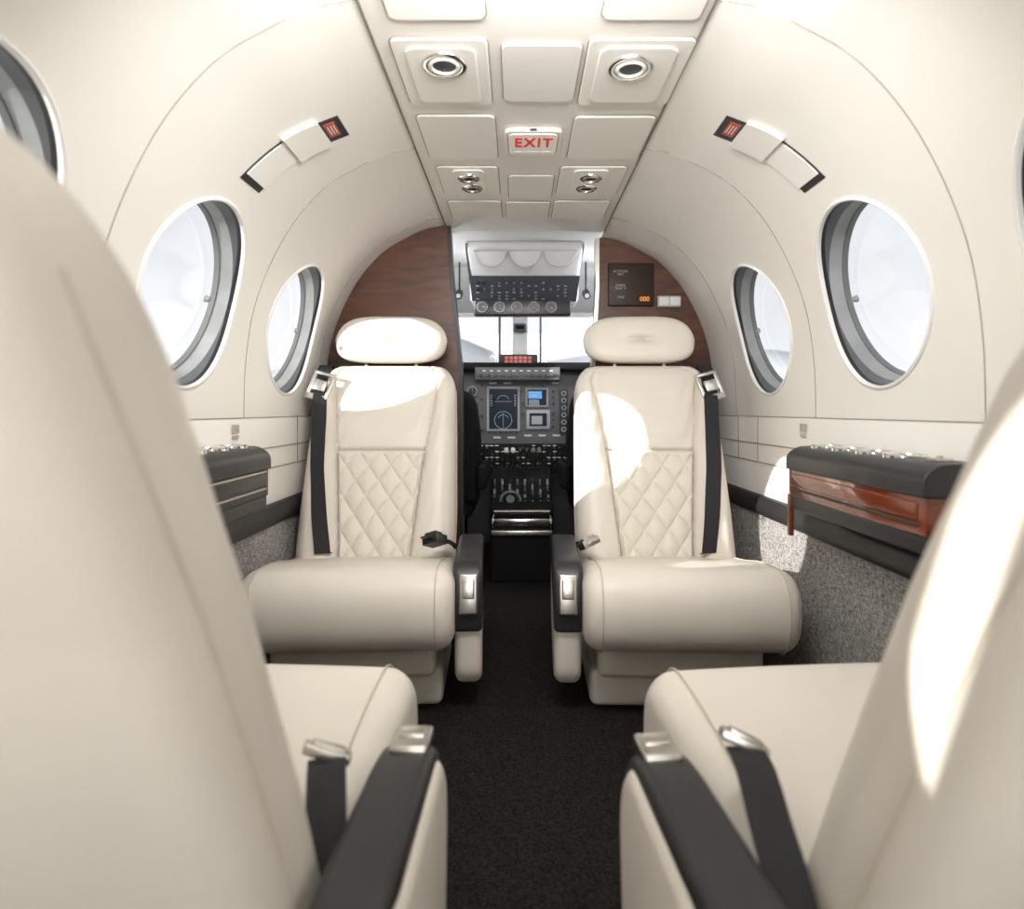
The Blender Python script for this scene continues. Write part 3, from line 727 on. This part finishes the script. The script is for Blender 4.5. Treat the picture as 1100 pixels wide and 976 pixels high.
kp=mesh('switch_panel',V,[[0,1,2,3],[4,5,6,7],[0,1,5,4],[1,2,6,5],[2,3,7,6],[3,0,4,7]],SLATE,e,smooth=False)
mb=MB();mb2=MB()
for i in range(13):
    for j in range(3):
        u=-.17+i*.031; v=.20+.29*j; p=onslope(u,v,.014)
        if random.random()<.7: mb.add(cyl(p,p+Vector((0,-.014,-.005)),.0055,.004,10),random.choice((0,0,1)))
        q=onslope(u-.006,v+.12,.0142)
        if random.random()<.6: mb2.add(([q,q+Vector((.012,0,0)),q+Vector((.012,.001,-.003)),q+Vector((0,.001,-.003))],[[0,1,2,3]]))
mb.each('panel_knob',[GREY,BLKP],kp); mb2.each('panel_label',[LGREY],kp,smooth=False)
mb=MB(); mb.add(rbox(-.185,.225,2.60,2.66,.400,.468,.006)); gs=mb.build('gauge_strip',[BLKP],e)
for i in range(5):
    x=-.15+i*.073
    mb=MB(); mb.add(torus((x,2.598,.435),(0,-1,0),.022,.0010,28,6)); mb.add(disc((x,2.597,.435),(0,-1,0),.021,28),1)
    for a in range(-40,221,40): mb.add(box(x+.016*math.cos(rad(a))-.0010,x+.016*math.cos(rad(a))+.0010,2.5945,2.5965,.435+.016*math.sin(rad(a))-.0010,.435+.016*math.sin(rad(a))+.0010))
    mb.add(tube([(x,2.595,.435),(x+.012*math.cos(i*1.3),2.595,.435+.012*math.sin(i*1.3))],.001,n=5)); mb.build('gauge',[LGREY,BLKP],gs)
e=empty('magnetic_compass',(.01,3.18,.40)); tag(e,'small black magnetic compass on the windshield post','compass')
mb=MB(); mb.add(rbox(-.020,.045,3.15,3.20,.40,.445,.01)); cb=mb.build('compass_body',[GREY],e); mb=MB(); mb.add(box(-.010,.034,3.147,3.151,.412,.434)); mb.build('compass_window',[SCR],cb,smooth=False)
for x in (-.26,.305):
    e=empty('map_light',(x,2.74,.50)); tag(e,'small round black gooseneck map light beside overhead panel','map light','cockpit map lights')
    mb=MB(); mb.add(cyl((x,2.74,.52),(x,2.70,.50),.018,.016)); mb.add(cyl((x,2.75,.66),(x,2.745,.52),.004)); mb.build('lamp_head',[BLKP],e)
    mb=MB(); mb.add(disc((x,2.699,.50),(0,-1,-.4),.010)); mb.build('lens',[LGREY],e)
for x in (-.385,.435):
    S=empty('pilot_seat',(x,2.6,-.72),0,absb=False); tag(S,'black upholstered pilot seat in the cockpit','seat','pilot seats')
    ol=roundpoly([(-.225,.33),(.225,.33),(.235,.60),(.21,.80),(-.21,.80),(-.235,.60)],[.03,.03,.05,.06,.06,.05],7)
    mb=MB(); mb.add(puff(ol,-.10,.02,.035,lambda a,p,q:(p,a-.1*(q-.5),q),6)); mb.build('backrest',[DBLK],S)
    mb=MB(); mb.add(rbox(-.20,.20,-.06,.32,.27,.38,.03,4)); mb.build('seat_cushion',[DBLK],S)
    mb=MB(); mb.add(rbox(-.15,.15,.0,.28,.0,.28,.01)); mb.build('seat_base',[DBLK],S)
    ii=1 if x<0 else -1
    A=sorted((ii*.225,ii*.262)); mb=MB(); mb.add(rbox(A[0],A[1],-.15,.12,.40,.50,.015)); mb.build('armrest',[DBLK],S)

# ------------------------------------------------------------ outside
APR=speck('pale_concrete_apron',(.50,.50,.50),(.60,.60,.59),.6,.3,.7,.9,.1)
struct(mesh('ground',[(-400,-400,-1.6),(400,-400,-1.6),(400,400,-1.6),(-400,400,-1.6)],[[0,1,2,3]],APR,smooth=False))
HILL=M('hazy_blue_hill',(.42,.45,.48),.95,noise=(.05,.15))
V=[];F=[];n=240
for i in range(n):
    t=2*math.pi*i/n; h=15+6*math.sin(t*5)+4*math.sin(t*11+1)+2*math.sin(t*23)
    for dd,hh in ((150,0),(165,.6),(185,1),(220,0)): V.append((dd*math.cos(t),dd*math.sin(t),-1.7+max(3,h)*hh))
for i in range(n):
    for q in range(3): a=i*4+q; b=((i+1)%n)*4+q; F.append([a,a+1,b+1,b])
o=mesh('hill_ridge',V,F,HILL,angle=60); tag(o,'hazy distant hill ridge beyond the airfield','hill')

# ------------------------------------------------------------ lights, world, camera
W=bpy.data.worlds.new('sky'); SC.world=W; W.use_nodes=True; nt=W.node_tree; bg=nt.nodes['Background']
tc=nt.nodes.new('ShaderNodeTexCoord'); sp=nt.nodes.new('ShaderNodeSeparateXYZ'); r=nt.nodes.new('ShaderNodeValToRGB'); nz_=nt.nodes.new('ShaderNodeTexNoise'); nz_.inputs['Scale'].default_value=3.5; nz_.inputs['Detail'].default_value=5
ad=nt.nodes.new('ShaderNodeMath'); ad.operation='MULTIPLY_ADD'; ad.inputs[1].default_value=.8
r.color_ramp.elements[0].position=.30; r.color_ramp.elements[0].color=(.98,.985,1,1); r.color_ramp.elements[1].position=.80; r.color_ramp.elements[1].color=(.58,.60,.63,1)
nt.links.new(tc.outputs['Generated'],sp.inputs[0]); nt.links.new(tc.outputs['Generated'],nz_.inputs['Vector']); nt.links.new(sp.outputs['Z'],ad.inputs[2]); nt.links.new(nz_.outputs['Fac'],ad.inputs[0])
nt.links.new(ad.outputs[0],r.inputs['Fac']); nt.links.new(r.outputs['Color'],bg.inputs['Color']); bg.inputs['Strength'].default_value=1.5
def light(name,ty,loc,power,color=(1,1,1),size=None,rot=(0,0,0),size_y=None,angle=None):
    l=bpy.data.lights.new(name,ty); l.energy=power; l.color=color
    if ty=='AREA':
        l.shape='RECTANGLE'; l.size=size; l.size_y=size_y or size
    if ty=='SUN': l.angle=angle
    if ty=='POINT': l.shadow_soft_size=size
    o=bpy.data.objects.new(name,l); SC.collection.objects.link(o); o.location=(loc[0],loc[1],loc[2]+H); o.rotation_euler=rot; return o
s=light('sun','SUN',(-5,-5,5),9,(1,.96,.90),angle=rad(.5))
s.rotation_euler=Vector((1,.70,-.40)).to_track_quat('-Z','Y').to_euler()
light('aft_cabin_lamp','AREA',(CX,-2.9,.05),28,(1,.985,.965),1.1,(rad(90),0,0),1.0)  # added fill behind the camera, brightens the whole cabin
for sd in (-1,1):
    l=light('sidewall_lamp','AREA',(CX+sd*.62,-.62,.02),5,(1,.985,.965),.08,size_y=1.2)  # unseen fill strips, added to lift the ceiling and upper walls
    l.rotation_euler=Vector((-sd*.08,.6,1)).to_track_quat('-Z','Y').to_euler()
l=light('ceiling_downlight','AREA',(CX,.72,.585),9,(1,.985,.965),.5,size_y=.12)  # added fill just out of view, brightens the forward seats
l.rotation_euler=Vector((0,1,-.42)).to_track_quat('-Z','Y').to_euler()
light('cockpit_flood_lamp','POINT',(-.45,2.45,.48),4,(.97,.98,1),.05)  # added fills hidden behind the partitions, whiten the cockpit
light('cockpit_flood_lamp','POINT',(.50,2.55,.48),4,(.97,.98,1),.05)
cam=bpy.data.cameras.new('camera'); co=bpy.data.objects.new('camera',cam); SC.collection.objects.link(co)
co.location=(0,0,H); co.rotation_euler=(rad(90),0,0)
cam.sensor_width=36; cam.lens=21.6; cam.shift_x=-6/1100; cam.shift_y=-48/1100; cam.clip_start=.02; cam.clip_end=2000
cam.dof.use_dof=True; cam.dof.focus_distance=1.8; cam.dof.aperture_fstop=3.2
SC.camera=co
